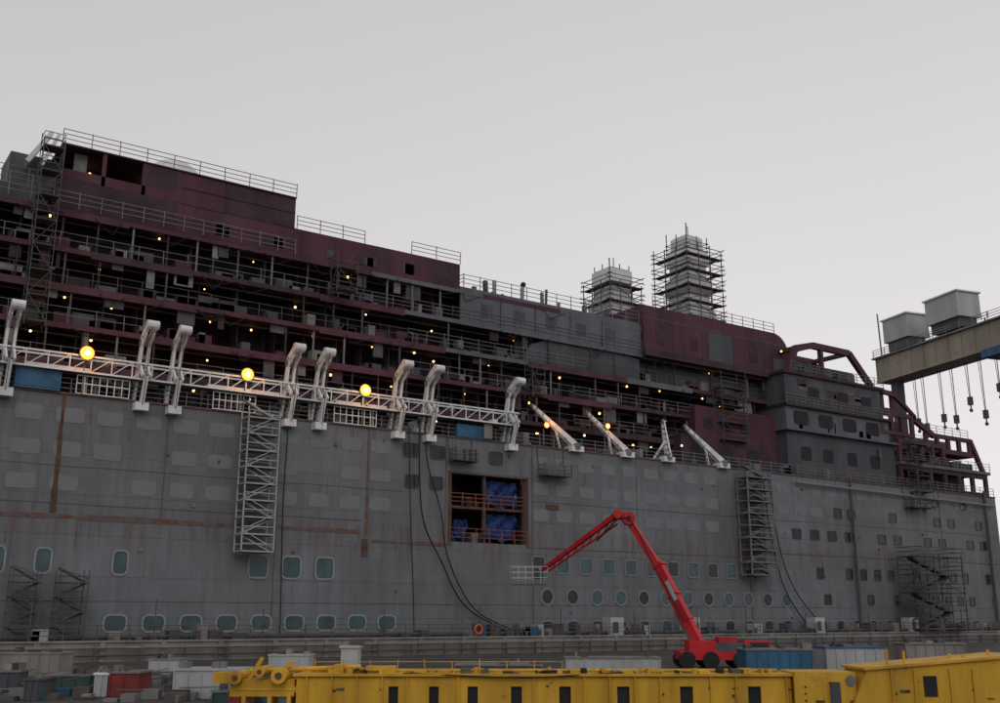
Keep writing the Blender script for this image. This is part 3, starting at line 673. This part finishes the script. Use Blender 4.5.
def house(t0,t1,w0,w1,z0,z1):
    cb(t0,t1,w0,w1,z0,z1,'pale');cb(t0+.5,t1-.5,w0+.5,w1-.5,z0-1.7,z0,'dgrey');cb(t0-.3,t1+.3,w0-.3,w1+.3,z1,z1+.25,'white')
    for i in range(5):
        u=t0+(t1-t0-.15)*i/4;cb(u,u+.15,w0-.06,w0,z0,z1,'rail')
    for z in(z0+1.4,z1-1.1): cb(t0,t1,w0-.07,w0-.01,z,z+.1,'rail')
    for i in range(3): cb(t0-.05,t0,w0+.6+i*1.2,w0+1.3+i*1.2,z0+1.7,z0+2.8,'dglass')
    cb(t0-.04,t0,w0+.2,w1-.2,z0+.2,z0+1.2,'dgrey')
    f=lambda t,w,z: Vector((A.x,A.y,0))+D_*t+S_*w+Vector((0,0,z))
    b.rails(f(t0-.8,w0-.8,z0-.1),f(t1+.8,w0-.8,z0-.1),'rail',1.1,1.5,.05,2)
    for i in range(4): 
        u=t0+(t1-t0)*i/3;b.bar(f(u,w0-.8,49.6),f(u,w0-.8,z0),.2,.2,'scaf')
house(1,7.4,-4.2,.6,52.4,56.6);house(12.8,20.4,-3.6,1.2,52.6,56.9)
for i in range(5): cb(8+i*.8,8.2+i*.8,-1,-.8,49.7,51.6-.2*i,'rail')
cb(75,79,-3,3,0,45,'beige');cb(2,3.6,-.8,.8,0,45,'dgrey')
for i,(t0,zz) in enumerate(((6,37.5),(8,36.3),(12.2,37.2),(15.0,36.5),(18.5,39),(21.5,36.2),(25,40))):
    f=lambda w,z: Vector((A.x,A.y,0))+D_*t0+S_*w+Vector((0,0,z))
    b.cyl(f(-1.2,44.9),f(-1.2,zz),.07,'scaf',6);b.cyl(f(-.7,44.9),f(-1.0,zz),.05,'scaf',6);cb(t0-.35,t0+.35,-1.4,-.8,zz-1.4,zz,'scaf');b.cyl(f(-1.1,zz-1.4),f(-1.1,zz-2.1),.12,'scaf',6);b.ball(f(-1.1,zz-2.3),.32,'scaf')
cb(26,34,-3,3,43.6,44.9,'bluebox');cb(27,31,-3.4,-2,41,44,'pale')
b.bar(LP(71.2,190,49),LP(71,190,58.5),.2,.2,'rail')
b.out('gantry_crane')
# ------------------------------------------------------------------ world, sun, camera
W=bpy.data.worlds.new("World");scene.world=W;W.use_nodes=True;nt=W.node_tree;N=nt.nodes;L=nt.links
bg=N['Background']
sk=N.new('ShaderNodeTexSky');sk.sky_type='NISHITA';sk.sun_disc=False;sk.sun_elevation=math.radians(35);sk.sun_rotation=math.radians(215)
hs=N.new('ShaderNodeHueSaturation');hs.inputs['Saturation'].default_value=.2;hs.inputs['Value'].default_value=.08;L.new(sk.outputs[0],hs.inputs['Color'])
tc=N.new('ShaderNodeTexCoord');sx=N.new('ShaderNodeSeparateXYZ');L.new(tc.outputs['Generated'],sx.inputs[0])
cr=N.new('ShaderNodeValToRGB');cr.color_ramp.elements[0].position=0;cr.color_ramp.elements[0].color=(.80,.76,.765,1);cr.color_ramp.elements[1].position=.8;cr.color_ramp.elements[1].color=(.50,.50,.515,1)
L.new(sx.outputs[2],cr.inputs[0])
# overcast slightly brighter towards +x (where the cloud is thin)
mrx=N.new('ShaderNodeMapRange');mrx.inputs['From Min'].default_value=-.1;mrx.inputs['From Max'].default_value=.9;mrx.inputs['To Min'].default_value=.86;mrx.inputs['To Max'].default_value=1.08;L.new(sx.outputs[0],mrx.inputs['Value'])
ns=N.new('ShaderNodeTexNoise');ns.inputs['Scale'].default_value=1.6;ns.inputs['Detail'].default_value=3;L.new(tc.outputs['Generated'],ns.inputs['Vector'])
nr=N.new('ShaderNodeValToRGB');nr.color_ramp.elements[0].color=(.95,.95,.96,1);nr.color_ramp.elements[1].color=(1.04,1.04,1.04,1);L.new(ns.outputs['Fac'],nr.inputs[0])
mm=N.new('ShaderNodeMixRGB');mm.blend_type='MULTIPLY';mm.inputs[0].default_value=1;L.new(cr.outputs[0],mm.inputs[1]);L.new(nr.outputs[0],mm.inputs[2])
m5=N.new('ShaderNodeMixRGB');m5.blend_type='MULTIPLY';m5.inputs[0].default_value=1;L.new(mm.outputs[0],m5.inputs[1]);L.new(mrx.outputs[0],m5.inputs[2])
mx=N.new('ShaderNodeMixRGB');mx.inputs[0].default_value=.88;L.new(hs.outputs[0],mx.inputs[1]);L.new(m5.outputs[0],mx.inputs[2])
L.new(mx.outputs[0],bg.inputs[0]);bg.inputs[1].default_value=1.1
sd=bpy.data.lights.new('sun','SUN');sd.energy=.5;sd.angle=math.radians(30);sd.color=(1,.97,.93);so=bpy.data.objects.new('sun',sd);scene.collection.objects.link(so)
so.rotation_euler=Vector((.35,.75,-.6)).to_track_quat('-Z','Y').to_euler()
cd=bpy.data.cameras.new('camera');co=bpy.data.objects.new('camera',cd);scene.collection.objects.link(co);scene.camera=co
cd.sensor_width=36;cd.lens=37.8;cd.clip_end=4000
p=math.atan(267/1050);az=math.radians(55.4)
co.location=(0,-80,2.9);co.rotation_euler=Vector((math.cos(az)*math.cos(p),math.sin(az)*math.cos(p),math.sin(p))).to_track_quat('-Z','Y').to_euler()
scene.view_settings.view_transform='Standard';scene.view_settings.look='None';scene.view_settings.exposure=0
